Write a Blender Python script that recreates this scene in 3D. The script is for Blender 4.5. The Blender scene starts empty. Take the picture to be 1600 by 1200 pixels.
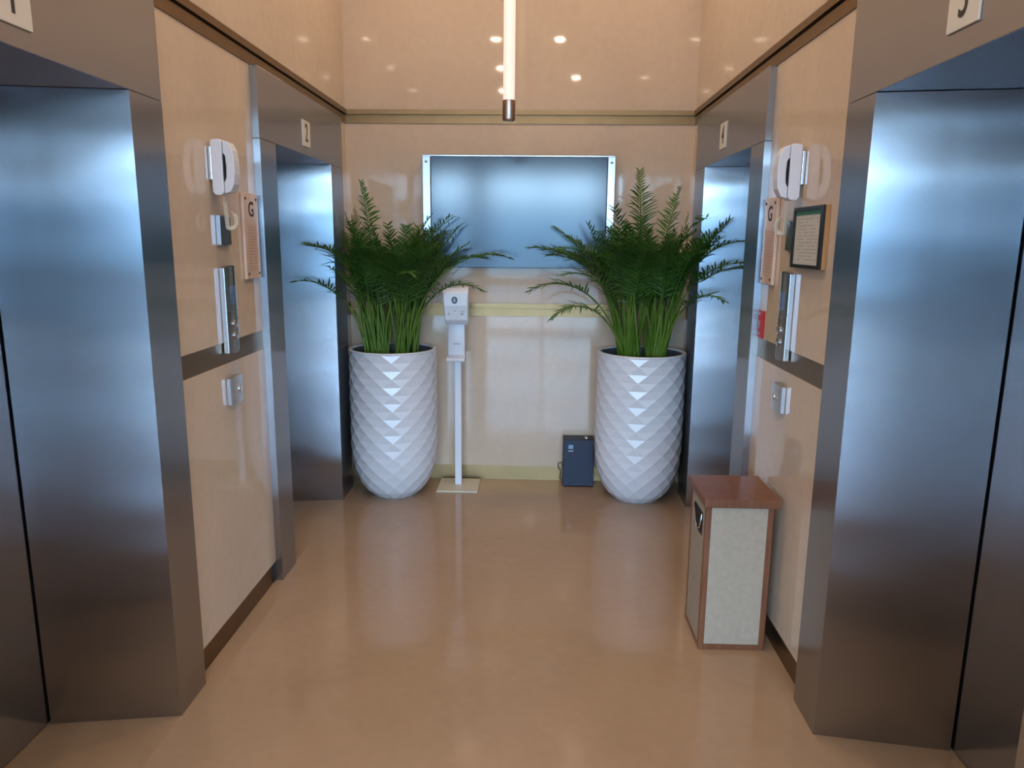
import bpy, bmesh, math, random
from mathutils import Vector, Matrix
random.seed(7)
PI = math.pi
sc = bpy.context.scene
col = sc.collection

# ------------------------------------------------------------------ camera
CAM = Vector((0.035, -4.8266, 1.6))
FPX, PITCH, YAW, ROLL = 1154.4, 0.1918, 0.0306, 0.0097
fw = Vector((-math.sin(YAW)*math.cos(PITCH), math.cos(YAW)*math.cos(PITCH), -math.sin(PITCH)))
rt = Vector((math.cos(YAW), math.sin(YAW), 0)); up = rt.cross(fw)
rt2 = rt*math.cos(ROLL)+up*math.sin(ROLL); up2 = -rt*math.sin(ROLL)+up*math.cos(ROLL)
cd = bpy.data.cameras.new('camera'); cam = bpy.data.objects.new('camera', cd); col.objects.link(cam)
M3 = Matrix((rt2, up2, -fw)).transposed()
cam.matrix_world = Matrix.Translation(CAM) @ M3.to_4x4()
cd.sensor_width = 36; cd.lens = FPX*36/1600; cd.clip_start = .05
sc.camera = cam

# ------------------------------------------------------------------ colour management, world
vs = sc.view_settings
sc.display_settings.display_device = 'sRGB'
vs.view_transform = 'Standard'; vs.look = 'None'; vs.gamma = 1; vs.use_curve_mapping = False
vs.exposure = -0.04
try:
    sc.cycles.use_denoising = True; sc.cycles.max_bounces = 9; sc.cycles.diffuse_bounces = 5; sc.cycles.glossy_bounces = 6
    sc.cycles.sample_clamp_indirect = 6; sc.cycles.caustics_reflective = False; sc.cycles.caustics_refractive = False
    sc.cycles.blur_glossy = .3
except Exception: pass
w = bpy.data.worlds.new('daylight'); sc.world = w; w.use_nodes = True
nt = w.node_tree; nt.nodes.clear()
tc = nt.nodes.new('ShaderNodeTexCoord'); sp = nt.nodes.new('ShaderNodeSeparateXYZ'); nt.links.new(tc.outputs['Generated'], sp.inputs[0])
mr = nt.nodes.new('ShaderNodeMapRange'); mr.inputs[1].default_value = -.3; mr.inputs[2].default_value = .5
nt.links.new(sp.outputs[2], mr.inputs[0])
rp = nt.nodes.new('ShaderNodeValToRGB'); nt.links.new(mr.outputs[0], rp.inputs[0])
def zz(z): return (z+.3)/.8
stops = [(-.3, (.10,.13,.18)), (-.09, (.08,.12,.17)), (-.045, (.10,.15,.21)), (-.025, (.15,.28,.42)), (.02, (.12,.23,.37)), (.052, (.18,.34,.50)),
         (.058, (.82,1.10,1.36)), (.2, (.68,.99,1.38)), (.5, (.45,.70,1.1))]
el = rp.color_ramp.elements
while len(el) > 1: el.remove(el[-1])
for i, (z, c) in enumerate(stops):
    e = el[0] if i == 0 else el.new(zz(z))
    e.position = zz(z); e.color = (c[0]/1.4, c[1]/1.4, c[2]/1.4, 1)
bg = nt.nodes.new('ShaderNodeBackground'); bg.inputs[1].default_value = SKY = 34.0
nt.links.new(rp.outputs[0], bg.inputs[0])
wo = nt.nodes.new('ShaderNodeOutputWorld'); nt.links.new(bg.outputs[0], wo.inputs[0])

# room numbers (metres): back wall at y = 0, camera looks along +y
XL, XR = -1.177, 1.008          # marble faces of the side walls
PR = .03                        # how far the lift frames stand proud of the marble
ZT, ZG, ZL = 2.313, 2.362, 2.395  # brass band: bottom, groove, top of lip
ZR1, ZR2, ZB = 1.198, 1.113, .0975
CEIL, YEND = 3.8, -3.95
WY = -13.0                      # glazed front of the lobby
WARM = (1.0, .79, .585)

def area(name, loc, size, power, color, rot=(0, 0, 0), shape='DISK', size_y=None, spread=None):
    l = bpy.data.lights.new(name, 'AREA'); l.shape = shape; l.size = size; l.energy = power; l.color = color
    if size_y: l.size_y = size_y
    if spread: l.spread = spread
    o = bpy.data.objects.new(name, l); o.location = loc; o.rotation_euler = rot; col.objects.link(o); return o
# recessed ceiling downlights: x, y, watts (fixtures are built further down at the same places)
DOWN = [(-.62, -.75, 17), (.50, -.75, 17), (-.62, -2.2, 17), (.50, -2.2, 17), (.26, -3.94, 17), (-.45, -3.94, 12),
        (-2.24, -5.17, 24), (-.46, -5.33, 24), (.54, -5.89, 24), (2.1, -5.86, 24),
        (-2.04, -6.8, 30), (-.5, -6.8, 30), (1.4, -6.88, 30), (-3.6, -6, 30), (3.6, -6, 30), (0, -9, 30), (-3, -9, 30), (3, -9, 30)]
for x, y, p in DOWN:
    area('downlight_lamp', (x, y, CEIL-.012), .10, p*.46, WARM, spread=math.radians(164))

# ------------------------------------------------------------------ materials
MATS = {}
def newmat(name):
    m = bpy.data.materials.new(name); m.use_nodes = True; MATS[name] = m
    return m, m.node_tree, m.node_tree.nodes['Principled BSDF']
def mat(name, c, rough=.5, metal=0, spec=.5, emis=None, es=1, coat=0, trans=0, noise=None, bump=None):
    m, t, b = newmat(name)
    b.inputs['Base Color'].default_value = (*c, 1); b.inputs['Roughness'].default_value = rough
    b.inputs['Metallic'].default_value = metal; b.inputs['Specular IOR Level'].default_value = spec
    b.inputs['Coat Weight'].default_value = coat; b.inputs['Transmission Weight'].default_value = trans
    if emis: b.inputs['Emission Color'].default_value = (*emis, 1); b.inputs['Emission Strength'].default_value = es
    if noise:                                    # (scale, amount): gentle mottling of the base colour
        tc = t.nodes.new('ShaderNodeTexCoord'); n = t.nodes.new('ShaderNodeTexNoise'); n.inputs['Scale'].default_value = noise[0]; n.inputs['Detail'].default_value = 5
        mx = t.nodes.new('ShaderNodeValToRGB'); a = noise[1]
        mx.color_ramp.elements[0].position = .3; mx.color_ramp.elements[1].position = .7
        mx.color_ramp.elements[0].color = (*[v*(1-a) for v in c], 1); mx.color_ramp.elements[1].color = (*[min(1, v*(1+a)) for v in c], 1)
        t.links.new(tc.outputs['Object'], n.inputs['Vector']); t.links.new(n.outputs['Fac'], mx.inputs[0]); t.links.new(mx.outputs[0], b.inputs['Base Color'])
    if bump:
        tc = t.nodes.new('ShaderNodeTexCoord'); n = t.nodes.new('ShaderNodeTexNoise'); n.inputs['Scale'].default_value = bump[0]
        bp = t.nodes.new('ShaderNodeBump'); bp.inputs['Strength'].default_value = bump[1]; bp.inputs['Distance'].default_value = bump[2]
        t.links.new(tc.outputs['Object'], n.inputs['Vector']); t.links.new(n.outputs['Fac'], bp.inputs['Height']); t.links.new(bp.outputs[0], b.inputs['Normal'])
    return m
def marble(name, c1, c2, c3, rough, scale=1.6, spec=.5, joints=None):
    m, t, b = newmat(name); N = t.nodes.new; L = t.links.new
    tc = N('ShaderNodeTexCoord'); n = N('ShaderNodeTexNoise'); n.inputs['Scale'].default_value = scale; n.inputs['Detail'].default_value = 8; n.inputs['Distortion'].default_value = .8
    L(tc.outputs['Object'], n.inputs['Vector'])
    r = N('ShaderNodeValToRGB'); e = r.color_ramp.elements; e[0].position = .28; e[0].color = (*c1, 1); e[1].position = .72; e[1].color = (*c3, 1)
    k = e.new(.5); k.color = (*c2, 1); L(n.outputs['Fac'], r.inputs[0])
    n2 = N('ShaderNodeTexNoise'); n2.inputs['Scale'].default_value = 22; n2.inputs['Detail'].default_value = 6; L(tc.outputs['Object'], n2.inputs['Vector'])
    r2 = N('ShaderNodeMapRange'); r2.inputs[1].default_value = .3; r2.inputs[2].default_value = .7; r2.inputs[3].default_value = .965; r2.inputs[4].default_value = 1.03; L(n2.outputs['Fac'], r2.inputs[0])
    mu = N('ShaderNodeVectorMath'); mu.operation = 'SCALE'; L(r.outputs[0], mu.inputs[0]); L(r2.outputs[0], mu.inputs['Scale'])
    L(mu.outputs[0], b.inputs['Base Color']); b.inputs['Roughness'].default_value = rough; b.inputs['Specular IOR Level'].default_value = spec
    return m
def steel(name, c, rough, aniso, wave=.6):
    m, t, b = newmat(name); N = t.nodes.new; L = t.links.new
    b.inputs['Base Color'].default_value = (*c, 1); b.inputs['Metallic'].default_value = 1; b.inputs['Anisotropic'].default_value = aniso
    g = N('ShaderNodeNewGeometry'); cr = N('ShaderNodeVectorMath'); cr.operation = 'CROSS_PRODUCT'; L(g.outputs['True Normal'], cr.inputs[0]); cr.inputs[1].default_value = (0.001, 0.001, 1)
    L(cr.outputs[0], b.inputs['Tangent'])
    tc = N('ShaderNodeTexCoord'); mp = N('ShaderNodeMapping'); mp.inputs['Scale'].default_value = (320, 320, 4); L(tc.outputs['Object'], mp.inputs[0])
    n = N('ShaderNodeTexNoise'); n.inputs['Scale'].default_value = 1; n.inputs['Detail'].default_value = 3; L(mp.outputs[0], n.inputs['Vector'])
    r = N('ShaderNodeMapRange'); r.inputs[3].default_value = rough-.006; r.inputs[4].default_value = rough+.006; L(n.outputs['Fac'], r.inputs[0]); L(r.outputs[0], b.inputs['Roughness'])
    mp2 = N('ShaderNodeMapping'); mp2.inputs['Scale'].default_value = (1.3, 1.3, 3.2); L(tc.outputs['Object'], mp2.inputs[0])
    n2 = N('ShaderNodeTexNoise'); n2.inputs['Scale'].default_value = 1; n2.inputs['Detail'].default_value = 1; L(mp2.outputs[0], n2.inputs['Vector'])
    bp = N('ShaderNodeBump'); bp.inputs['Strength'].default_value = wave; bp.inputs['Distance'].default_value = .012
    L(n2.outputs['Fac'], bp.inputs['Height']); L(bp.outputs[0], b.inputs['Normal'])
    return m
def wood(name, c1, c2, axis=(6, 6, .7), rough=.35):
    m, t, b = newmat(name); N = t.nodes.new; L = t.links.new
    tc = N('ShaderNodeTexCoord'); mp = N('ShaderNodeMapping'); mp.inputs['Scale'].default_value = axis; L(tc.outputs['Object'], mp.inputs[0])
    n = N('ShaderNodeTexNoise'); n.inputs['Scale'].default_value = 5; n.inputs['Detail'].default_value = 7; n.inputs['Distortion'].default_value = 1.2; L(mp.outputs[0], n.inputs['Vector'])
    r = N('ShaderNodeValToRGB'); e = r.color_ramp.elements; e[0].position = .3; e[0].color = (*c1, 1); e[1].position = .7; e[1].color = (*c2, 1)
    L(n.outputs['Fac'], r.inputs[0]); L(r.outputs[0], b.inputs['Base Color']); b.inputs['Roughness'].default_value = rough
    return m
m_wall = marble('wall marble', (.60,.47,.36), (.625,.495,.38), (.65,.52,.40), .042, spec=.5)
m_plaque = marble('plaque marble', (.62,.44,.34), (.66,.48,.37), (.70,.52,.41), .25, scale=9)
m_floor = marble('floor marble', (.375,.248,.158), (.40,.268,.173), (.425,.288,.188), .10, scale=1.3)
m_sill = marble('darker floor marble', (.34,.225,.14), (.37,.245,.155), (.40,.27,.17), .10, scale=2)  # floor marble, slightly darker for the lift recesses
m_steel = steel('brushed steel', (.395,.405,.43), .25, 1.0)
m_door = steel('polished steel', (.43,.445,.47), .13, .7, .3)
m_chrome = mat('polished chrome', (.62,.64,.68), .22, 1)
m_brass2 = mat('dark brass', (.26,.165,.08), .42, 1, noise=(9, .06))  # darker brass tone for the back rail and baseboard
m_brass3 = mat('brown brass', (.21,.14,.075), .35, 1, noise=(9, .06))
m_copper = mat('satin copper', (.62,.43,.32), .3, 1)
m_satin = mat('satin metal', (.62,.63,.66), .3, 1)
m_brass = mat('brushed brass', (.36,.225,.105), .42, 1, noise=(9, .06))
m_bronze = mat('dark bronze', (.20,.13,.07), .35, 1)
m_dark = mat('gap shade black', (.008,.008,.009), .7)  # near-black colour standing in for shade in gaps and hollows
m_ceil = mat('ceiling paint', (.72,.66,.58), .8, noise=(3, .02))
m_lobby = mat('lobby wall', (.42,.33,.25), .5, noise=(2, .08))
m_white = mat('white plastic', (.72,.74,.81), .32)  # white with the bluish daylight tint mixed into the colour
m_cream = mat('cream plastic', (.62,.56,.44), .4)
m_pot = mat('glazed white planter', (.74,.75,.80), .27, coat=.15)  # white glaze, bluish cast of the daylight put into its colour
m_potin = mat('planter lining', (.10,.12,.14), .4)
m_soil = mat('potting soil', (.035,.025,.018), .9, noise=(60, .5), bump=(80, .6, .01))
m_screen = mat('dark display glass', (.014,.034,.078), .13, spec=.9)
m_bin = wood('mahogany veneer', (.135,.050,.026), (.21,.085,.042), rough=.28)
m_binp = mat('woven beige panel', (.39,.315,.235), .55, noise=(40, .06), bump=(300, .2, .002))
m_black = mat('black enamel', (.012,.018,.04), .5, spec=.35, noise=(4, .1))
m_blackp = mat('black plastic', (.012,.012,.014), .35)
m_ink = mat('dark lettering', (.035,.028,.026), .5)
m_etch = mat('etched lettering', (.42,.27,.20), .5)
m_sign = mat('ivory number plate', (.70,.66,.60), .4)
m_red = mat('red sign', (.50,.02,.012), .5, spec=.15)
m_paper = mat('paper', (.60,.57,.52), .6)
m_green = mat('green print', (.05,.20,.14), .6)
m_grey = mat('grey print', (.36,.35,.33), .6)
m_blueprint = mat('blue print', (.22,.36,.55), .5)
m_woodf = wood('oak frame', (.42,.22,.08), (.55,.30,.12))
m_glow = mat('lit diffuser', (.9,.8,.7), .4, emis=WARM, es=30)
m_tube = mat('lit acrylic tube', (.85,.78,.72), .3, emis=(1, .84, .73), es=.62)
def leafmat(name, c1, c2, tr=.18):
    m, t, b = newmat(name); N = t.nodes.new; L = t.links.new
    tc = N('ShaderNodeTexCoord'); n = N('ShaderNodeTexNoise'); n.inputs['Scale'].default_value = 7; L(tc.outputs['Object'], n.inputs['Vector'])
    r = N('ShaderNodeValToRGB'); e = r.color_ramp.elements; e[0].position = .35; e[0].color = (*c1, 1); e[1].position = .7; e[1].color = (*c2, 1)
    L(n.outputs['Fac'], r.inputs[0]); L(r.outputs[0], b.inputs['Base Color']); b.inputs['Roughness'].default_value = .42
    tl = N('ShaderNodeBsdfTranslucent'); L(r.outputs[0], tl.inputs[0]); mx = N('ShaderNodeMixShader'); mx.inputs[0].default_value = tr
    L(b.outputs[0], mx.inputs[1]); L(tl.outputs[0], mx.inputs[2]); L(mx.outputs[0], t.nodes['Material Output'].inputs['Surface'])
    return m
m_leaf = leafmat('palm leaf', (.026,.092,.012), (.065,.175,.022))
m_stem = leafmat('palm stem', (.090,.190,.020), (.160,.260,.040), .05)
def glassmat():
    m, t, b = newmat('window glass'); N = t.nodes.new; L = t.links.new
    tr = N('ShaderNodeBsdfTransparent'); tr.inputs[0].default_value = (.86,.93,.97, 1); gl = N('ShaderNodeBsdfGlossy'); gl.inputs['Roughness'].default_value = .02
    mx = N('ShaderNodeMixShader'); mx.inputs[0].default_value = .06; L(tr.outputs[0], mx.inputs[1]); L(gl.outputs[0], mx.inputs[2]); L(mx.outputs[0], t.nodes['Material Output'].inputs['Surface'])
    return m
m_glass = glassmat()

# ------------------------------------------------------------------ mesh helpers
class MB:
    """collects shapes; build() links them as ONE mesh object"""
    def __init__(s): s.bm = bmesh.new(); s.mi = 0; s.sm = False
    def _fin(s, faces):
        for f in faces: f.material_index = s.mi; f.smooth = s.sm
    def box(s, x0, x1, y0, y1, z0, z1, bev=0, seg=2, M=None):
        r = bmesh.ops.create_cube(s.bm, size=1)['verts']
        for v in r:
            v.co = Vector(((x0+x1)/2+v.co.x*(x1-x0), (y0+y1)/2+v.co.y*(y1-y0), (z0+z1)/2+v.co.z*(z1-z0)))
        fs = list({f for v in r for f in v.link_faces}); s._fin(fs)
        vs_ = r
        if bev:
            es = list({e for v in r for e in v.link_edges})
            g = bmesh.ops.bevel(s.bm, geom=es, offset=bev, segments=seg, affect='EDGES', profile=.5)
            s._fin(g['faces']); vs_ = list({v for f in g['faces'] for v in f.verts} | {v for v in r if v.is_valid})
        if M:
            for v in vs_: v.co = M @ v.co
        return s
    def lathe(s, prof, n=24, c=(0, 0, 0), axis='z', M=None):
        rings = []
        for (r, h) in prof:
            ring = []
            for i in range(n):
                a = 2*PI*i/n
                p = Vector((r*math.cos(a), r*math.sin(a), h))
                if axis == 'x': p = Vector((p.z, p.x, p.y))
                if axis == 'y': p = Vector((p.x, p.z, p.y))
                p += Vector(c)
                ring.append(s.bm.verts.new(M @ p if M else p))
            rings.append(ring)
        fs = []
        for a, b in zip(rings, rings[1:]):
            for i in range(n): fs.append(s.bm.faces.new((a[i], a[(i+1) % n], b[(i+1) % n], b[i])))
        fs.append(s.bm.faces.new(rings[0][::-1])); fs.append(s.bm.faces.new(rings[-1]))
        s._fin(fs); return s
    def tube(s, pts, rad, n=8):
        pts = [Vector(p) for p in pts]; rings = []; prev = None
        for i, p in enumerate(pts):
            t = (pts[min(i+1, len(pts)-1)]-pts[max(i-1, 0)]).normalized()
            if prev is None: prev = t.orthogonal().normalized()
            u = (prev-t*prev.dot(t)); u = u.normalized() if u.length > 1e-6 else t.orthogonal().normalized()
            prev = u; v = t.cross(u); r = rad(i/(len(pts)-1)) if callable(rad) else rad
            rings.append([s.bm.verts.new(p+u*math.cos(2*PI*k/n)*r+v*math.sin(2*PI*k/n)*r) for k in range(n)])
        fs = []
        for a, b in zip(rings, rings[1:]):
            for i in range(n): fs.append(s.bm.faces.new((a[i], a[(i+1) % n], b[(i+1) % n], b[i])))
        fs.append(s.bm.faces.new(rings[0][::-1])); fs.append(s.bm.faces.new(rings[-1])); s._fin(fs); return s
    def prism(s, pts2, f0, f1):
        """outline pts2 extruded between two mapping functions of (a, b)"""
        A = [s.bm.verts.new(f0(*p)) for p in pts2]; B = [s.bm.verts.new(f1(*p)) for p in pts2]; n = len(A)
        fs = [s.bm.faces.new(A[::-1]), s.bm.faces.new(B)]
        for i in range(n): fs.append(s.bm.faces.new((A[i], A[(i+1) % n], B[(i+1) % n], B[i])))
        s._fin(fs); return s
    def build(s, name, mats, parent=None, loc=None, smooth_angle=None):
        bmesh.ops.recalc_face_normals(s.bm, faces=s.bm.faces)
        me = bpy.data.meshes.new(name); s.bm.to_mesh(me); s.bm.free()
        for m in (mats if isinstance(mats, (list, tuple)) else [mats]): me.materials.append(m)
        o = bpy.data.objects.new(name, me); col.objects.link(o)
        if smooth_angle is not None:
            for p in me.polygons: p.use_smooth = True
            me.set_sharp_from_angle(angle=math.radians(smooth_angle))
        if parent is not None:
            o.parent = parent; o.matrix_parent_inverse = Matrix.Translation(-parent.location)
        return o
def tag(o, label=None, cat=None, group=None, kind=None):
    for k, v in (('label', label), ('category', cat), ('group', group), ('kind', kind)):
        if v: o[k] = v
    return o
def thing(name, label, cat, loc, group=None):
    o = bpy.data.objects.new(name, None); o.empty_display_size = .1; col.objects.link(o); o.location = loc
    return tag(o, label, cat, group)
def struct(name, mb, mats, **k): return tag(mb.build(name, mats, **k), kind='structure')
def text(s, size, name, m, parent, loc, face, sx=1, ext=.0008, bold=0):
    """lettering standing on a wall; face = direction the reader looks from ('+x','-x','-y')"""
    cu = bpy.data.curves.new(name, 'FONT'); cu.body = s; cu.size = size; cu.extrude = ext; cu.align_x = 'CENTER'; cu.align_y = 'CENTER'; cu.offset = bold; cu.resolution_u = 5
    t = bpy.data.objects.new('tmp', cu); col.objects.link(t)
    dg = bpy.context.evaluated_depsgraph_get(); me = bpy.data.meshes.new_from_object(t.evaluated_get(dg))
    bpy.data.objects.remove(t); me.name = name; me.materials.clear(); me.materials.append(m)
    R = {'-y': Matrix(((1, 0, 0), (0, 0, -1), (0, 1, 0))), '+x': Matrix(((0, 0, 1), (1, 0, 0), (0, 1, 0))), '-x': Matrix(((0, 0, -1), (-1, 0, 0), (0, 1, 0)))}[face]
    for v in me.vertices: v.co = R @ Vector((v.co.x*sx, v.co.y, v.co.z)) + Vector(loc)
    o = bpy.data.objects.new(name, me); col.objects.link(o)
    if parent is not None: o.parent = parent; o.matrix_parent_inverse = Matrix.Translation(-parent.location)
    return o

# ------------------------------------------------------------------ the room
b = MB(); b.box(-8, 8, WY-.3, .2, -.1, 0); struct('floor', b, m_floor)
b = MB(); b.box(-8, 8, WY-.3, .2, CEIL, CEIL+.1); struct('ceiling', b, m_ceil)
# lift openings along y: frame outer edges and clear opening
LIFT = {'far': (-1.583, -1.39, -.47, -.215), 'near': (-3.74, -3.53, -2.61, -2.42)}
def side_wall(name, X, s):
    """s = +1 left wall (room on +x side), -1 right wall"""
    T = .30
    def bx(b, y0, y1, z0, z1, d=0, t=T):
        a, c = X-s*t, X+s*d
        b.box(min(a, c), max(a, c), y0, y1, z0, z1)
    b = MB()
    bx(b, YEND, 0, ZL, CEIL)
    spans = [(YEND, LIFT['near'][0]), (LIFT['near'][3], LIFT['far'][0]), (LIFT['far'][3], 0)]
    for y0, y1 in spans:
        bx(b, y0, y1, ZR1, ZT); bx(b, y0, y1, ZB, ZR2)
        bx(b, y0, y1, ZR2, ZR1, -.006); bx(b, y0, y1, 0, ZB, -.012)
    bx(b, YEND, 0, ZT, ZL, -.008)
    struct(name, b, m_wall)
    return spans
for side, X, s in (('left', XL, 1), ('right', XR, -1)):
    spans = side_wall('wall_'+side, X, s)
    def strip(b, y0, y1, z0, z1, a, c):
        p, q = X+s*a, X+s*c; b.box(min(p, q), max(p, q), y0, y1, z0, z1)
    b = MB(); strip(b, YEND, 0, ZT, ZG-.004, -.008, .004); strip(b, YEND, 0, ZG+.004, ZL, -.008, .014); strip(b, YEND, 0, ZG-.004, ZG+.004, -.008, -.006)
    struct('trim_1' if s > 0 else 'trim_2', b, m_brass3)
    for k, (y0, y1) in enumerate(spans):
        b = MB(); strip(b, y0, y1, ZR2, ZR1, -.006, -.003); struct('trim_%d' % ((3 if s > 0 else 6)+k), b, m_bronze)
    b = MB()
    for y0, y1 in spans: strip(b, y0, y1 if y1 > -.1 else y1-.012, 0, ZB, -.012, -.006)
    if s > 0: b.mi = 1; strip(b, -1.618, -1.5835, .004, ZB, -.0055, -.003)  # dark strip stands in for the shaded gap beside the lift frame
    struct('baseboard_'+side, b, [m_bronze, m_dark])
b = MB(); x0, x1 = XL-.3, XR+.3
b.box(x0, x1, 0, .15, ZL, CEIL); b.box(x0, x1, 0, .15, ZR1, ZT); b.box(x0, x1, 0, .15, ZB, ZR2)
for z0, z1 in ((ZT, ZL), (ZR2, ZR1), (0, ZB)): b.box(x0, x1, .008, .15, z0, z1)
struct('wall_back', b, m_wall)
b = MB(); b.box(XL, XR, -.004, .008, ZT, ZG-.004); b.box(XL, XR, -.014, .008, ZG+.004, ZL); b.box(XL, XR, .006, .008, ZG-.004, ZG+.004); struct('trim_9', b, m_brass)
b = MB(); b.box(XL, XR, -.012, .008, ZR1-.030, ZR1); b.box(XL, XR, -.003, .008, ZR2, ZR1-.036); b.box(XL, XR, .004, .008, ZR1-.036, ZR1-.030); struct('trim_10', b, m_brass2)
b = MB(); b.box(XL, XR, .0, .008, 0, ZB); struct('baseboard_back', b, m_brass2)
# lobby beyond the camera
b = MB(); b.box(-8, XL-.3, YEND, YEND+.2, 0, CEIL); b.box(XR+.3, 8, YEND, YEND+.2, 0, CEIL); struct('wall_lobby', b, m_lobby)
b = MB(); b.box(-8.2, -8, WY, YEND, 0, CEIL); struct('wall_west', b, m_lobby)
b = MB(); b.box(8, 8.2, WY, YEND, 0, CEIL); struct('wall_east', b, m_lobby)
WX = [-7.4, -4.6, -4.3, -1.5, -1.2, 1.6, 1.9, 4.7, 5.0, 7.4]
b = MB(); b.box(-8, 8, WY-.2, WY, 3.15, CEIL)
xs = [-8]+WX+[8]
for i in range(0, len(xs), 2): b.box(xs[i], xs[i+1], WY-.2, WY, 0, 3.15)
struct('wall_front', b, m_lobby)
for k in range(0, len(WX), 2):
    a, c = WX[k], WX[k+1]
    b = MB()
    for x in (a+.03, (a+c)/2, c-.03): b.box(x-.03, x+.03, WY-.13, WY-.05, 0, 3.15)
    for z, h in ((.04, .03), (.62, .09), (1.42, .05), (2.38, .05), (3.12, .03)): b.box(a, c, WY-.13, WY-.05, z-h, z+h)  # lower two transoms are unseen, added to band the steel's reflections
    wd = struct('window_%d' % (k//2+1), b, m_satin)
    b = MB(); b.box(a+.03, c-.03, WY-.095, WY-.085, .05, 3.1); b.build('pane', m_glass, wd)
    pl = area('window_portal', ((a+c)/2, WY-.02, 1.58), c-a, 1, (1, 1, 1), rot=(PI/2, 0, 0), shape='RECTANGLE', size_y=3.1)
    pl.rotation_euler = (-PI/2, 0, PI); pl.rotation_euler = Matrix(((1, 0, 0), (0, 0, -1), (0, 1, 0))).to_euler()
    pl.data.cycles.is_portal = True

# ------------------------------------------------------------------ lift entrances
SPLAY = .062
SX = .383          # reveal depth behind the marble face
LBL = {('near', 'left'): 'steel lift entrance numbered 1, nearest on the left wall',
       ('far', 'left'): 'steel lift entrance numbered 2, behind the palm on the left',
       ('near', 'right'): 'steel lift entrance numbered 3, nearest on the right wall',
       ('far', 'right'): 'steel lift entrance numbered 4, behind the palm and the wooden bin on the right'}
for side, X, s in (('left', XL, 1), ('right', XR, -1)):
    for which in ('near', 'far'):
        y0, a, c, y1 = LIFT[which]
        t = thing('lift_entrance', LBL[which, side], 'elevator', (X, (a+c)/2, 0), 'four lift entrances')
        xf, xb = X+s*PR, X-s*SX
        def B(b, p, q, *r, **k): b.box(min(p, q), max(p, q), *r, **k)
        for j0, j1 in ((y0, a), (c, y1)):
            b = MB(); far_ = j0 > a        # reveal leans inwards with depth
            q = [(xf, j0), (xf, j1), (xb, j1), (xb, j0)]
            if far_: q[3] = (xb, j0-SPLAY)
            else: q[2] = (xb, j1+SPLAY)
            b.prism(q, lambda x, y: Vector((x, y, 0)), lambda x, y: Vector((x, y, 2.016))); b.build('jamb', m_steel, t)
        b = MB(); B(b, xf, xb, y0, y1, 2.018, ZT-.001, bev=.0015, seg=1); b.build('header', m_steel, t)
        b = MB(); B(b, xb-s*.006, xb-s*.05, a-.15, (a+c)/2-.002, .008, 2.10); b.build('door_panel', m_door, t)
        b = MB(); B(b, xb-s*.006, xb-s*.05, (a+c)/2+.002, c+.15, .008, 2.10); b.build('door_panel', m_door, t)
        b = MB(); b.prism([(xf-s*.004, a), (xf-s*.004, c), (xb, c-SPLAY), (xb, a+SPLAY)], lambda x, y: Vector((x, y, 0)), lambda x, y: Vector((x, y, .001))); b.build('threshold', m_sill, t)
        b = MB(); B(b, xb-s*.06, xb-s*.07, y0, y1, 0, 2.3); b.build('dark_backing', m_dark, t)  # near-black backing stands for the unlit shaft behind the door gaps

def number_plate(n, yc, z0, X, s, label):
    t = thing('number_plate', label, 'sign', (X+s*PR, yc, z0), 'lift number plates')
    x0, x1 = X+s*PR, X+s*(PR+.006)
    b = MB(); b.box(min(x0, x1), max(x0, x1), yc-.064, yc+.064, z0, z0+.128, bev=.0015, seg=1); b.build('plate', m_sign, t)
    text(n, .125, 'numeral', m_ink, t, (X+s*(PR+.0065), yc, z0+.064), '+x' if s > 0 else '-x', sx=.72, bold=.001)
number_plate('1', -3.085, 2.063, XL, 1, 'white plate with number 1 over the nearest left lift')
number_plate('2', -.935, 2.058, XL, 1, 'white plate with number 2 over the far left lift')
number_plate('3', -3.03, 2.073, XR, -1, 'white plate with number 3 over the nearest right lift')
number_plate('4', -.875, 2.068, XR, -1, 'white plate with number 4 over the far right lift')

# ------------------------------------------------------------------ wall display
t = thing('wall_display', 'dark flat display with silver side bars on the back wall', 'screen', (-.088, -.002, 1.43))
b = MB(); b.box(-.634, .470, -.05, -.030, 1.428, 2.112, bev=.003); b.build('screen', m_screen, t)
b = MB(); b.box(-.64, .476, -.030, -.0005, 1.44, 2.10); b.build('housing', m_blackp, t)
b = MB(); b.box(-.685, .515, -.052, -.030, 2.112, 2.120, bev=.001, seg=1); b.build('top_rail', m_chrome, t)
for xa, xb_ in ((-.685, -.636), (.472, .518)):
    b = MB(); b.box(xa, xb_, -.052, -.0005, 1.425, 2.112, bev=.002); sb = b.build('side_bar', m_chrome, t)
    for z in (2.08, 1.455):
        b = MB(); b.sm = True; b.lathe([(.008, -.056), (.009, -.052)], 14, ((xa+xb_)/2, 0, z), axis='y'); b.build('screw', m_satin, sb)

# ------------------------------------------------------------------ pendant light
t = thing('pendant_light', 'long lit tube pendant with a brass end cap hanging in front of the back wall', 'lamp', (-.103, -1.2, CEIL))
b = MB(); b.lathe([(.027, 2.235), (.027, CEIL-.08)], 32, (-.103, -1.2, 0)); b.build('light_tube', m_tube, t, smooth_angle=40)
b = MB(); b.lathe([(.024, 2.149), (.0285, 2.152), (.030, 2.156), (.030, 2.240), (.0275, 2.240)], 32, (-.103, -1.2, 0)); b.build('end_cap', m_copper, t, smooth_angle=40)
b = MB(); b.lathe([(.03, CEIL-.09), (.03, CEIL-.02), (.06, CEIL-.02), (.06, CEIL-.001)], 32, (-.103, -1.2, 0)); b.build('ceiling_mount', m_brass, t, smooth_angle=40)

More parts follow.
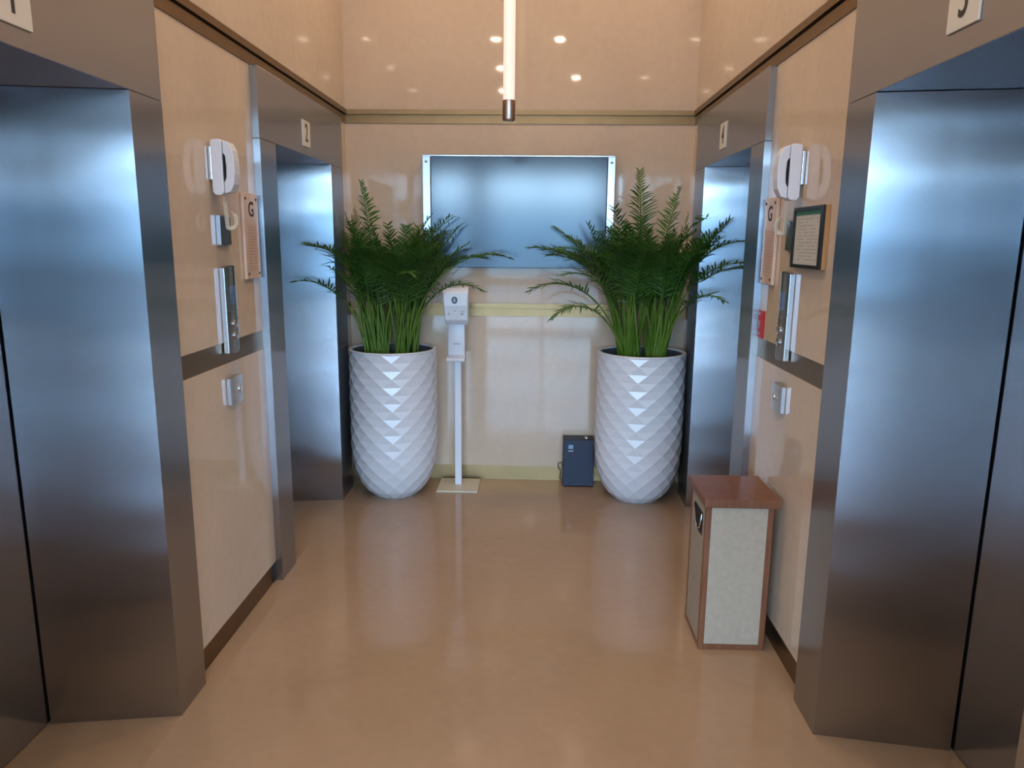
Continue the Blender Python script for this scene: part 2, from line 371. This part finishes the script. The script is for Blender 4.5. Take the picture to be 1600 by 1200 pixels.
# downlight fixtures
for x, y, p in DOWN:
    t = thing('ceiling_downlight', 'small round recessed warm downlight in the ceiling', 'lamp', (x, y, CEIL), 'ceiling downlights')
    b = MB(); n = 24
    b.lathe([(.062, CEIL-.006), (.075, CEIL-.004), (.078, CEIL-.0005)], n, (x, y, 0)); b.build('trim_ring', m_satin, t, smooth_angle=40)
    b = MB(); b.lathe([(.050, CEIL-.009), (.052, CEIL-.0065)], n, (x, y, 0)); b.build('lens', m_glow, t)

# ------------------------------------------------------------------ planters and palms
def planter(cx, cy, rot, label):
    H = .94
    def R(z):
        u = z/H
        if u > .42: return .268-.002*(u-.42)
        return .268*math.sqrt(max(0, 1-((.42-u)/.475)**2.6))**1.0 if u > 0 else .13
    t = thing('planter', label, 'planter', (cx, cy, 0), 'tall white planters')
    bm = MB(); n, dz = 15, .098
    rows = int(H/(dz/2)); V = {}
    bmx = bm.bm
    def vert(i, k, out=0):   # i in half columns, k in half rows
        z = min(k*dz/2, H-.012); a = PI*i/n+rot; r = max(.12, R(z))+out
        return bmx.verts.new((cx+r*math.cos(a), cy+r*math.sin(a), z))
    for k in range(rows+1):
        for i in range(2*n): V[i, k] = vert(i, k, .0045 if (i+k) % 2 else -.0020)
    # every lattice point with odd parity is a raised centre only on even rows: diamonds meet in valleys
    F = []
    for k in range(rows):
        for i in range(2*n):
            a, b_, c, d = V[i, k], V[(i+1) % (2*n), k], V[(i+1) % (2*n), k+1], V[i, k+1]
            if (i+k) % 2: F += [(a, b_, c), (a, c, d)]
            else: F += [(a, b_, d), (b_, c, d)]
    for f in F: bmx.faces.new(f)
    bmx.faces.new([V[i, 0] for i in range(2*n)][::-1])
    # rim and lining
    nn = 2*n; prev = [V[i, rows] for i in range(nn)]
    for r, z in ((.270, H-.014), (.272, H-.006), (.268, H), (.252, H), (.248, H-.01), (.244, H-.10)):
        ring = [bmx.verts.new((cx+r*math.cos(PI*i/n+rot), cy+r*math.sin(PI*i/n+rot), z)) for i in range(nn)]
        for i in range(nn):
            f = bmx.faces.new((prev[i], prev[(i+1) % nn], ring[(i+1) % nn], ring[i]))
            if z == H-.10: f.material_index = 1
        prev = ring
    f = bmx.faces.new(prev); f.material_index = 1
    o = bm.build('pot', [m_pot, m_potin], t)
    b = MB(); b.sm = False; b.lathe([(.235, H-.10), (.241, H-.085), (.20, H-.075), (.1, H-.068)], 28, (cx, cy, 0)); b.build('soil', m_soil, t)
    return t
planter(-.848, -.30, .05, 'tall white diamond-textured planter beside the sanitizer stand')
planter(.693, -.30, .12, 'tall white diamond-textured planter beside the small black box')

def frond(bs, az, L, e0, e1, leaf, root, squeeze, n=24, spread=1.0, start=.42):
    """arching feather leaf: petiole, rachis and two rows of leaflets in one mesh"""
    steps = 22; p = Vector(bs); pts = [p.copy()]; ts = []
    h = Vector((math.cos(az), math.sin(az), 0))
    for i in range(steps):
        u = (i+.5)/steps; k = u**1.7
        e = e0+(e1-e0)*k
        d = h*math.cos(e)+Vector((0, 0, 1))*math.sin(e); p = p+d*(L/steps); pts.append(p.copy()); ts.append(d)
    ts.append(ts[-1])
    mb = MB(); mb.mi = 0
    cut = int(steps*start*.9)
    mb.tube(pts[:cut+1], lambda u: .0055*(1-u*cut/steps)**.8+.0012, 5)
    mb.mi = 1; mb.tube(pts[cut:], lambda u: .0055*((1-u)*(1-cut/steps))**.8+.0012, 5); side = Vector((-math.sin(az), math.cos(az), 0)); bmx = mb.bm
    for j in range(n):
        u = start+(1-start)*(j+.5)/n; q = u*steps; i = min(int(q), steps-1); P = pts[i].lerp(pts[i+1], q-i); T = ts[i]
        up_ = side.cross(T).normalized()*-1
        if up_.z < 0: up_ = -up_
        w_ = (u-start)/(1-start)
        ll = leaf*(.55+.45*math.sin(PI*min(1, w_*1.25+.12)))*(1-.45*w_**3)*random.uniform(.88, 1.1)
        fwd = .55+.75*w_
        for sg in (-1, 1):
            D = (side*sg*1.0*spread+T*(fwd+random.uniform(-.12, .12))+up_*random.uniform(.1, .65)).normalized()
            nrm = D.cross(T).normalized(); W = D.cross(nrm).normalized()*(.0052*random.uniform(.8, 1.15))
            prev = None; droop = random.uniform(.05, .5)
            for s_, wd in ((0, .35), (.25, 1), (.6, .8), (.85, .4), (1, .04)):
                c = P+D*(ll*s_)+Vector((0, 0, -1))*(droop*ll*s_*s_)
                a, m_, b_ = bmx.verts.new(c-W*wd+nrm*.0012*wd), bmx.verts.new(c-nrm*.0012*wd), bmx.verts.new(c+W*wd+nrm*.0012*wd)
                if prev:
                    for f in ((prev[0], prev[1], m_, a), (prev[1], prev[2], b_, m_)):
                        fc = bmx.faces.new(f); fc.material_index = 1; fc.smooth = True
                prev = (a, m_, b_)
    for v in bmx.verts: v.co = squeeze(v.co)
    me_o = bpy.data.meshes.new('frond'); bmx.to_mesh(me_o); bmx.free()
    me_o.materials.append(m_stem); me_o.materials.append(m_leaf)
    o = bpy.data.objects.new('frond', me_o); col.objects.link(o); o.parent = root; o.matrix_parent_inverse = Matrix.Translation(-root.location)
    return o
def soft_hi(v, lim, k): return v if v < lim-k else lim-k*math.exp(-(v-lim+k)/k)
def soft_lo(v, lim, k): return -soft_hi(-v, -lim, k)
def squeeze(co):
    x, y, z = co
    y = soft_hi(y, -.065, .12)
    if y > -.47:
        x = soft_lo(x, -1.135, .10); x = soft_hi(x, .966, .10)
    else:
        x = soft_lo(x, -1.53, .12); x = soft_hi(x, 1.36, .12)
    return Vector((x, y, z))
def palm(cx, cy, label, specials, seed, right):
    random.seed(seed)
    t = thing('areca_palm', label, 'plant', (cx, cy, .87), 'potted palms')
    for k in range(26):                              # bare canes
        cl = -1 if k % 2 else 1
        x, y = cx+cl*.085+random.uniform(-.06, .06), cy+random.uniform(-.13, .10)
        lean = Vector((cl*.05+random.uniform(-.05, .05), random.uniform(-.06, .04), 0)); hh = random.uniform(.28, .48)
        b = MB(); b.sm = True
        b.tube([(x+lean.x*u, y+lean.y*u, .865+hh*u) for u in (0, .25, .5, .75, 1)], lambda u: .0085-.0035*u, 7); b.build('cane', m_stem, t)
    for k in range(72):
        cl = -1 if k % 2 else 1; a = random.uniform(0, 2*PI)
        outer = k < 46
        bx_, by_ = cx+cl*.085+.055*math.cos(a), cy+.09*math.sin(a)-.01
        az = a+random.uniform(-.35, .35)
        if math.cos(az)*cl < -.3 and random.random() < .6: az = PI-az
        L = random.uniform(.74, .96) if outer else random.uniform(.66, .86)
        e1 = random.uniform(-.3, .95) if outer else random.uniform(.7, 1.3)
        frond((bx_, by_, .90), az, L, random.uniform(1.38, 1.54), e1, random.uniform(.15, .21) if outer else .16, t, squeeze, n=20, start=random.uniform(.42, .55))
    for s in specials: frond((cx+s[0], cy+s[1], .90), s[2], s[3], s[4], s[5], s[6], t, squeeze, n=22, start=s[7])
    return t
#               dx   dy   azimuth  L  e0   e1   leaf start
palm(-.848, -.30, 'bushy green palm standing in the left planter next to the sanitizer stand',
     [(-.06, -.05, 2.6, 1.05, 1.5, 1.35, .12, .70), (.10, -.08, -.25, 1.02, 1.35, -.35, .10, .72), (.10, -.05, -.5, .80, 1.3, -.5, .13, .5),
      (-.12, -.10, -2.3, .76, 1.28, -.2, .13, .52), (-.10, -.10, -2.0, .70, 1.35, .3, .14, .5)], 11, False)
palm(.693, -.30, 'bushy green palm in the right planter with fronds reaching over the lift jamb',
     [(-.02, -.05, 1.9, 1.12, 1.52, 1.42, .14, .68), (.03, -.05, .6, 1.05, 1.5, 1.15, .13, .68), (-.10, -.08, -2.95, 1.0, 1.38, -.15, .13, .62),
      (-.12, -.10, -2.8, .86, 1.25, -.55, .14, .55), (-.12, -.12, -2.6, .70, 1.2, -.8, .13, .5), (.10, -.10, -.85, .92, 1.36, -.2, .15, .56), (.10, -.12, -1.1, .74, 1.25, -.4, .12, .55)], 23, True)

# ------------------------------------------------------------------ hand sanitizer stand
cx, cy = -.456, -.15
t = thing('sanitizer_stand', 'white hand sanitizer dispenser on a slim pole with a flat square foot', 'dispenser', (cx, cy, 0))
b = MB(); b.box(-.586, -.318, -.300, -.030, .0, .012, bev=.004); b.build('base_plate', m_cream, t)
b = MB(); b.box(cx-.022, cx+.022, cy-.022, cy+.022, .012, 1.22, bev=.004); b.build('pole', m_white, t)
b = MB(); b.box(-.512, -.408, -.200, cy-.0225, .862, 1.10, bev=.004)
b.prism([(-.200, .862), (-.200, .885), (-.265, .872), (-.272, .858), (-.265, .848), (-.185, .848)], lambda a, z: Vector((-.516, a, z)), lambda a, z: Vector((-.404, a, z)))
b.build('drip_tray', m_white, t, smooth_angle=35)
b = MB(); b.prism([(-.172, 1.09), (-.172, 1.305), (-.190, 1.318), (-.225, 1.312), (-.262, 1.28), (-.268, 1.20), (-.262, 1.11), (-.240, 1.082), (-.19, 1.08)],
    lambda a, z: Vector((-.542+.018*(1.32-z)/.24, a, z)), lambda a, z: Vector((-.380-.004*(1.32-z)/.24, a, z))); dp = b.build('dispenser', m_white, t)
dp.modifiers.new('bevel', 'BEVEL').width = .006; dp.modifiers['bevel'].segments = 3
b = MB(); b.prism([(.018*math.cos(2*PI*i/24)-.465, .022*math.sin(2*PI*i/24)+1.235) for i in range(24)], lambda x, z: Vector((x, -.2655, z)), lambda x, z: Vector((x, -.268, z))); b.build('logo_disc', m_ink, dp)
b = MB(); b.prism([(.011*math.cos(2*PI*i/24)-.465, .014*math.sin(2*PI*i/24)+1.235) for i in range(24)], lambda x, z: Vector((x, -.266, z)), lambda x, z: Vector((x, -.2692, z))); b.build('logo_centre', m_blueprint, dp)
for x, z, w_, h_ in ((-.500, 1.150, .012, .008), (-.418, 1.150, .015, .010), (-.415, 1.168, .026, .003), (-.415, 1.161, .022, .002), (-.463, 1.172, .014, .006)):
    b = MB(); b.box(x-w_/2, x+w_/2, -.2662, -.262, z-h_/2, z+h_/2); b.build('print', m_grey, dp)
b = MB()
for x0_, x1_ in ((-.480, -.470), (-.467, -.461), (-.458, -.446), (-.443, -.437)): b.box(x0_, x1_, -.2008, -.1995, .950, .958)
b.build('print', m_grey, t)

# ------------------------------------------------------------------ small black box at the back wall
t = thing('black_box', 'small black upright box on the floor against the back wall', 'box', (.334, -.08, 0))
b = MB(); b.box(.233, .436, -.138, -.012, .006, .322, bev=.004); b.build('casing', m_black, t)
for x in (.25, .42):
    for y in (-.125, -.03):
        b = MB(); b.lathe([(.008, 0), (.008, .007)], 10, (x, y, 0)); b.build('foot', m_blackp, t)
b = MB(); b.sm = True; b.lathe([(.016, .322), (.016, .327), (.010, .336), (.004, .338)], 16, (.385, -.10, 0)); b.build('knob', m_chrome, t)
b = MB(); b.box(.266, .297, -.1395, -.1378, .262, .288); b.build('label_sticker', m_blueprint, t)
b = MB()
for x0_, x1_ in ((.265, .270), (.2715, .2775), (.279, .283), (.2845, .290), (.2915, .298)): b.box(x0_, x1_, -.1392, -.1375, .244, .250)
b.build('print', m_white, t)
b = MB(); b.sm = True
b.tube([(.236, -.02, .10), (.222, -.022, .135), (.208, -.022, .13), (.204, -.022, .11), (.212, -.022, .085), (.224, -.022, .078), (.222, -.022, .06), (.218, -.022, .02), (.23, -.02, .006)], .003, 8)
b.build('power_cord', m_blackp, t)

# ------------------------------------------------------------------ wooden bin
t = thing('waste_bin', 'wooden waste bin with beige panels and a brown top beside the right wall', 'trash can', (.835, -1.98, 0))
bx0, bx1, by0, by1, bz1 = .706, .966, -2.100, -1.835, .600
E_ = .022
b = MB(); b.box(bx0+.006, bx1-.006, by0+.006, by1-.006, .02, bz1-.002); b.box(bx0+.002, bx1-.002, by0+.002, by1-.002, .0, .02)
b.build('body', m_bin, t)
b = MB()
for x in (bx0, bx1-E_):
    for y in (by0, by1-E_): b.box(x, x+E_, y, y+E_, .0, bz1, bev=.0015, seg=1)
for z0, z1 in ((.004, .024),):
    b.box(bx0+E_, bx1-E_, by0, by0+E_, z0, z1); b.box(bx0, bx0+E_, by0+E_, by1-E_, z0, z1); b.box(bx1-E_, bx1, by0+E_, by1-E_, z0, z1); b.box(bx0+E_, bx1-E_, by1-E_, by1, z0, z1)
b.build('corner_frame', m_bin, t)
b = MB(); b.box(bx0+E_, bx1-E_, by0+.003, by0+.008, .024, bz1-.002); b.build('front_panel', m_binp, t)
b = MB()     # side panel with a square opening
ya, yb, z0, z1 = by0+E_, by1-E_, .024, bz1-.002
oy0, oy1, oz0, oz1 = -2.050, -1.885, .455, .555
for (p, q, r_, s_) in ((ya, yb, z0, oz0), (ya, yb, oz1, z1), (ya, oy0, oz0, oz1), (oy1, yb, oz0, oz1)): b.box(bx0+.001, bx0+.006, p, q, r_, s_)
sd = b.build('side_panel', m_binp, t)
b = MB(); b.box(bx0+.004, bx0+.0062, oy0+.001, oy1-.001, oz0+.001, oz1-.001); b.build('opening', m_dark, sd)  # dark sheet stands in for the shaded inside of the bin
b = MB(); b.sm = True
b.tube([(bx0-.001, oy0+.012, oz1-.008), (bx0-.003, oy0+.03, oz0+.03), (bx0-.002, oy0+.07, oz0+.012), (bx0-.003, oy1-.06, oz0+.02), (bx0-.001, oy1-.012, oz1-.01)], .004, 8); b.build('bin_liner', m_satin, sd)
b = MB(); b.box(bx1-.006, bx1-.001, ya, yb, z0, z1); b.build('side_panel', m_binp, t)
b = MB(); b.box(bx0+E_, bx1-E_, by1-.008, by1-.003, z0, z1); b.build('rear_panel', m_binp, t)
b = MB(); b.box(.696, .988, -2.114, -1.800, bz1+.0005, .633, bev=.003); b.build('top', m_bin, t)

# ------------------------------------------------------------------ fittings on the side walls
def fit(X, s):
    """local frame: d = distance off the wall, y along it, z up"""
    def box(b, d0, d1, y0, y1, z0, z1, **k):
        a, c = X+s*d0, X+s*d1; b.box(min(a, c), max(a, c), y0, y1, z0, z1, **k)
    def P(d, y, z): return Vector((X+s*d, y, z))
    return box, P
def phone(X, s, yn, z0, label, br=.003):
    box, P = fit(X, s); t = thing('wall_phone', label, 'telephone', (X, yn+.035, z0), 'white wall phones')
    W = .062; H = .200
    b = MB(); box(b, .0005, .012, yn+br, yn+W-.008, z0+.055, z0+H-.025, bev=.002); b.build('wall_bracket', m_chrome, t)
    b = MB()
    pr = [(.012, 0.012), (.012, H-.012), (.018, H-.002), (.046, H), (.054, H-.008), (.054, .010), (.044, 0), (.022, 0)]
    b.prism(pr, lambda d, z: P(d, yn, z0+z), lambda d, z: P(d, yn+W, z0+z)); c = b.build('cradle', m_white, t)
    md = c.modifiers.new('bevel', 'BEVEL'); md.width = .003; md.segments = 3
    b = MB()
    hp = [(.056, .006), (.056, .045), (.064, .062), (.066, .10), (.064, .138), (.056, .152), (.056, H-.004), (.078, H-.012), (.092, H-.040), (.096, H-.075), (.096, .075), (.092, .04), (.078, .012)]
    b.prism(hp, lambda d, z: P(d, yn+.004, z0+z), lambda d, z: P(d, yn+W-.004, z0+z)); h = b.build('handset', m_white, t)
    md = h.modifiers.new('bevel', 'BEVEL'); md.width = .003; md.segments = 3
    b = MB(); box(b, .054, .0575, yn+.006, yn+W-.006, z0+.05, z0+.148); b.build('grip_gap_shade', m_blackp, t)  # black block stands for the shade in the slit behind the grip
    # coiled cord: drops from the cradle, loops and returns to the handset end
    path = []
    for i in range(261):
        u = i/260
        if u < .5: k = u/.5; d = .040+.004*k; y = yn+.030+.010*k; z = -.002-.115*k
        else: k = (u-.5)/.5; d = .044+.024*math.sin(PI*k)+.012*k; y = yn+.040+.010*math.sin(PI*k/2); z = -.117+.03*(1-math.cos(PI*k))*.5*2-.012*math.sin(PI*k)+.05*k*0
        path.append((d, y, z))
    b = MB(); b.sm = True; cp = []
    for i, (d, y, z) in enumerate(path):
        r = .0065 if 26 < i < 235 else .0; a = i*1.15
        cp.append(P(d+r*math.cos(a), y+r*.3*math.sin(a), z0+z+r*math.sin(a)))
    b.tube(cp, .0021, 5); b.build('coiled_cord', m_cream, t)
    return t
phone(XL, 1, -2.045, 1.755, 'white wall phone with coiled cord on the left wall')
phone(XR, -1, -2.005, 1.755, 'white wall phone above the certificate frame on the right wall', br=-.003)

def curved_plate(name, X, s, y0, y1, z0, z1, d, mfront, parent, arc=.008, rise=.010):
    """front plate bowed outward with an arched top and bottom"""
    box, P = fit(X, s); b = MB(); n = 10; A = []; Bk = []
    for j in range(n+1):
        u = j/n; y = y0+(y1-y0)*u; q = 4*u*(1-u)
        A.append((P(d+arc*q, y, z0-rise*q), P(d+arc*q, y, z1+rise*q))); Bk.append((P(.0005, y, z0-rise*q), P(.0005, y, z1+rise*q)))
    vA = [(b.bm.verts.new(p), b.bm.verts.new(r)) for p, r in A]; vB = [(b.bm.verts.new(p), b.bm.verts.new(r)) for p, r in Bk]
    for j in range(n):
        for f in ((vA[j][0], vA[j+1][0], vA[j+1][1], vA[j][1]), (vB[j][1], vB[j+1][1], vB[j+1][0], vB[j][0]), (vA[j][1], vA[j+1][1], vB[j+1][1], vB[j][1]), (vA[j+1][0], vA[j][0], vB[j][0], vB[j+1][0])): b.bm.faces.new(f)
    b.bm.faces.new((vA[0][0], vA[0][1], vB[0][1], vB[0][0])); b.bm.faces.new((vA[n][1], vA[n][0], vB[n][0], vB[n][1]))
    return b.build(name, mfront, parent, smooth_angle=40)
m_mirror = mat('dark mirror glass', (.10,.115,.125), .06, spec=1.0, coat=.5)
m_plate = mat('mirror steel plate', (.36,.36,.37), .28, 1)
m_btn = mat('steel button', (.7,.7,.72), .2, 1)
def wall_set(X, s, yn, tail, g=''):
    box, P = fit(X, s)
    # key reader
    t = thing('hall_indicator', 'small dark metal indicator below the wall phone on the %s wall' % tail, 'indicator', (X, yn+.05, 1.57), 'small indicators under the phones')
    curved_plate('housing', X, s, yn-.002, yn+.100, 1.572, 1.683, .014, m_satin, t, arc=.003, rise=0)
    curved_plate('glass_face', X, s, yn+.003, yn+.095, 1.576, 1.679, .016, m_mirror, t, arc=.003, rise=0)
    b = MB(); box(b, .0005, .019, yn-.006, yn-.0015, 1.572, 1.684, bev=.0012, seg=1); b.build('edge_trim', m_chrome, t)
    # call panel
    t = thing('call_panel', 'tall curved steel call panel with round buttons crossing the rail on the %s wall' % tail, 'elevator call panel', (X, yn+.05, 1.155), 'tall call panels')
    curved_plate('face_plate', X, s, yn+.002, yn+.112, 1.160, 1.485, .016, m_plate, t, arc=.008, rise=.009)
    curved_plate('display_glass', X, s, yn+.006, yn+.108, 1.325, 1.482, .0175, m_mirror, t, arc=.008, rise=.008)
    curved_plate('poster_insert', X, s, yn+.012, yn+.102, 1.345, 1.415, .0182, m_sticker, t, arc=.008, rise=0)
    b = MB(); box(b, .0005, .021, yn-.006, yn+.001, 1.155, 1.487, bev=.0018, seg=2); b.build('edge_trim', m_chrome, t)
    for z in (1.268, 1.222):
        b = MB(); b.sm = True; pts = [(.016, 0), (.016, .006), (.012, .009), (.003, .010)]
        q = []
        b2 = MB(); b2.lathe([(r, X+s*(.0235+h)) for r, h in pts], 18, (0, yn+.057, z), axis='x'); b.bm.free(); b2.build('button', m_btn, t, smooth_angle=50)
    # switch plate
    t = thing('switch_plate', 'small curved steel key switch plate below the rail on the %s wall' % tail, 'switch', (X, yn+.05, .945), 'key switch plates')
    curved_plate('plate', X, s, yn+.002, yn+.125, .952, 1.050, .014, m_satin, t, arc=.007, rise=.008)
    b = MB(); box(b, .0005, .019, yn-.006, yn+.001, .948, 1.054, bev=.0015, seg=1); b.build('edge_trim', m_chrome, t)
    b = MB(); b.lathe([(.017, X+s*.0205), (.017, X+s*.024), (.013, X+s*.025)], 18, (0, yn+.082, 1.002), axis='x'); b.build('key_switch', m_btn, t, smooth_angle=50)
    b = MB(); b.lathe([(.007, X+s*.019), (.007, X+s*.0225)], 12, (0, yn+.035, 1.0), axis='x'); b.build('indicator_lamp', m_grey, t, smooth_angle=50)
m_sticker = mat('blue insert', (.12,.20,.34), .25, noise=(25, .35))
wall_set(XL, 1, -2.005, 'left'); wall_set(XR, -1, -1.995, 'right')

def plaque(X, s, y0, y1, label):
    box, P = fit(X, s); t = thing('stone_plaque', label, 'plaque', (X, (y0+y1)/2, 1.43), 'engraved G plaques')
    b = MB(); box(b, .0005, .014, y0, y1, 1.43, 1.782, bev=.003); b.build('slab', m_plaque, t)
    for y in (y0+.022, y1-.022):
        for z in (1.452, 1.760):
            b = MB(); b.lathe([(.006, X+s*.0135), (.006, X+s*.0165), (.003, X+s*.0175)], 12, (0, y, z), axis='x'); b.build('screw', m_bronze, t, smooth_angle=50)
    yc = (y0+y1)/2
    text('G', .085, 'letter', m_ink, t, (X+s*.0142, yc, 1.715), '+x' if s > 0 else '-x', bold=.0012)
    rs = random.Random(5); z = 1.645
    for r in range(15):                                  # rows of small engraved writing
        b = MB(); y = yc-.048; 
        while y < yc+.044:
            w_ = rs.uniform(.008, .022); box(b, .0138, .0146, y, min(y+w_, yc+.048), z-.0028, z+.0028); y += w_+.004
        b.build('inscription_line', m_etch, t); z -= .0125
plaque(XL, 1, -1.765, -1.605, 'stone plaque engraved with the letter G beside the left wall phone')
plaque(XR, -1, -1.760, -1.600, 'stone plaque engraved with the letter G beside the right wall phone')

# red sign
box, P = fit(XR, -1)
t = thing('red_sign', 'red safety sign with white symbols just above the dark rail on the right', 'sign', (XR, -1.63, 1.2))
b = MB(); box(b, .0005, .004, -1.668, -1.588, 1.199, 1.315); b.build('panel', m_red, t)
for y, z, w_, h_ in ((-1.602, 1.300, .020, .010), (-1.604, 1.262, .018, .018), (-1.602, 1.250, .010, .026), (-1.606, 1.215, .014, .012)):
    b = MB(); box(b, .0038, .0046, y-w_/2, y+w_/2, z-h_/2, z+h_/2, bev=0); b.build('symbol', m_paper, t)

# framed certificate
t = thing('framed_certificate', 'black framed certificate with a green header on the right wall', 'picture frame', (XR, -2.13, 1.51))
y0, y1, z0, z1 = -2.285, -1.992, 1.512, 1.728
b = MB(); box(b, .0005, .016, y0, y1, z0, z1, bev=.001, seg=1); b.build('backing', m_woodf, t)
b = MB()
for (p, q, r_, s_) in ((y0+.002, y1-.002, z1-.013, z1-.001), (y0+.002, y1-.002, z0+.001, z0+.013), (y0+.002, y0+.026, z0+.013, z1-.013), (y1-.016, y1-.002, z0+.013, z1-.013)): box(b, .016, .024, p, q, r_, s_)
b.build('frame', m_blackp, t)
b = MB(); box(b, .016, .0175, y0+.026, y1-.016, z0+.013, z1-.013); pp = b.build('sheet', m_paper, t)
b = MB(); box(b, .0175, .0180, y0+.026, y1-.016, z1-.030, z1-.0135); b.build('header_band', m_green, pp)
rs = random.Random(9); b = MB()
for r in range(13):
    z = z1-.043-r*.0118; y = y0+.05
    while y < y1-.05:
        w_ = rs.uniform(.01, .035)
        if rs.random() < .72: box(b, .0175, .0179, y, y+w_, z-.0014, z+.0014)
        y += w_+.006
b.build('print_lines', m_grey, pp)
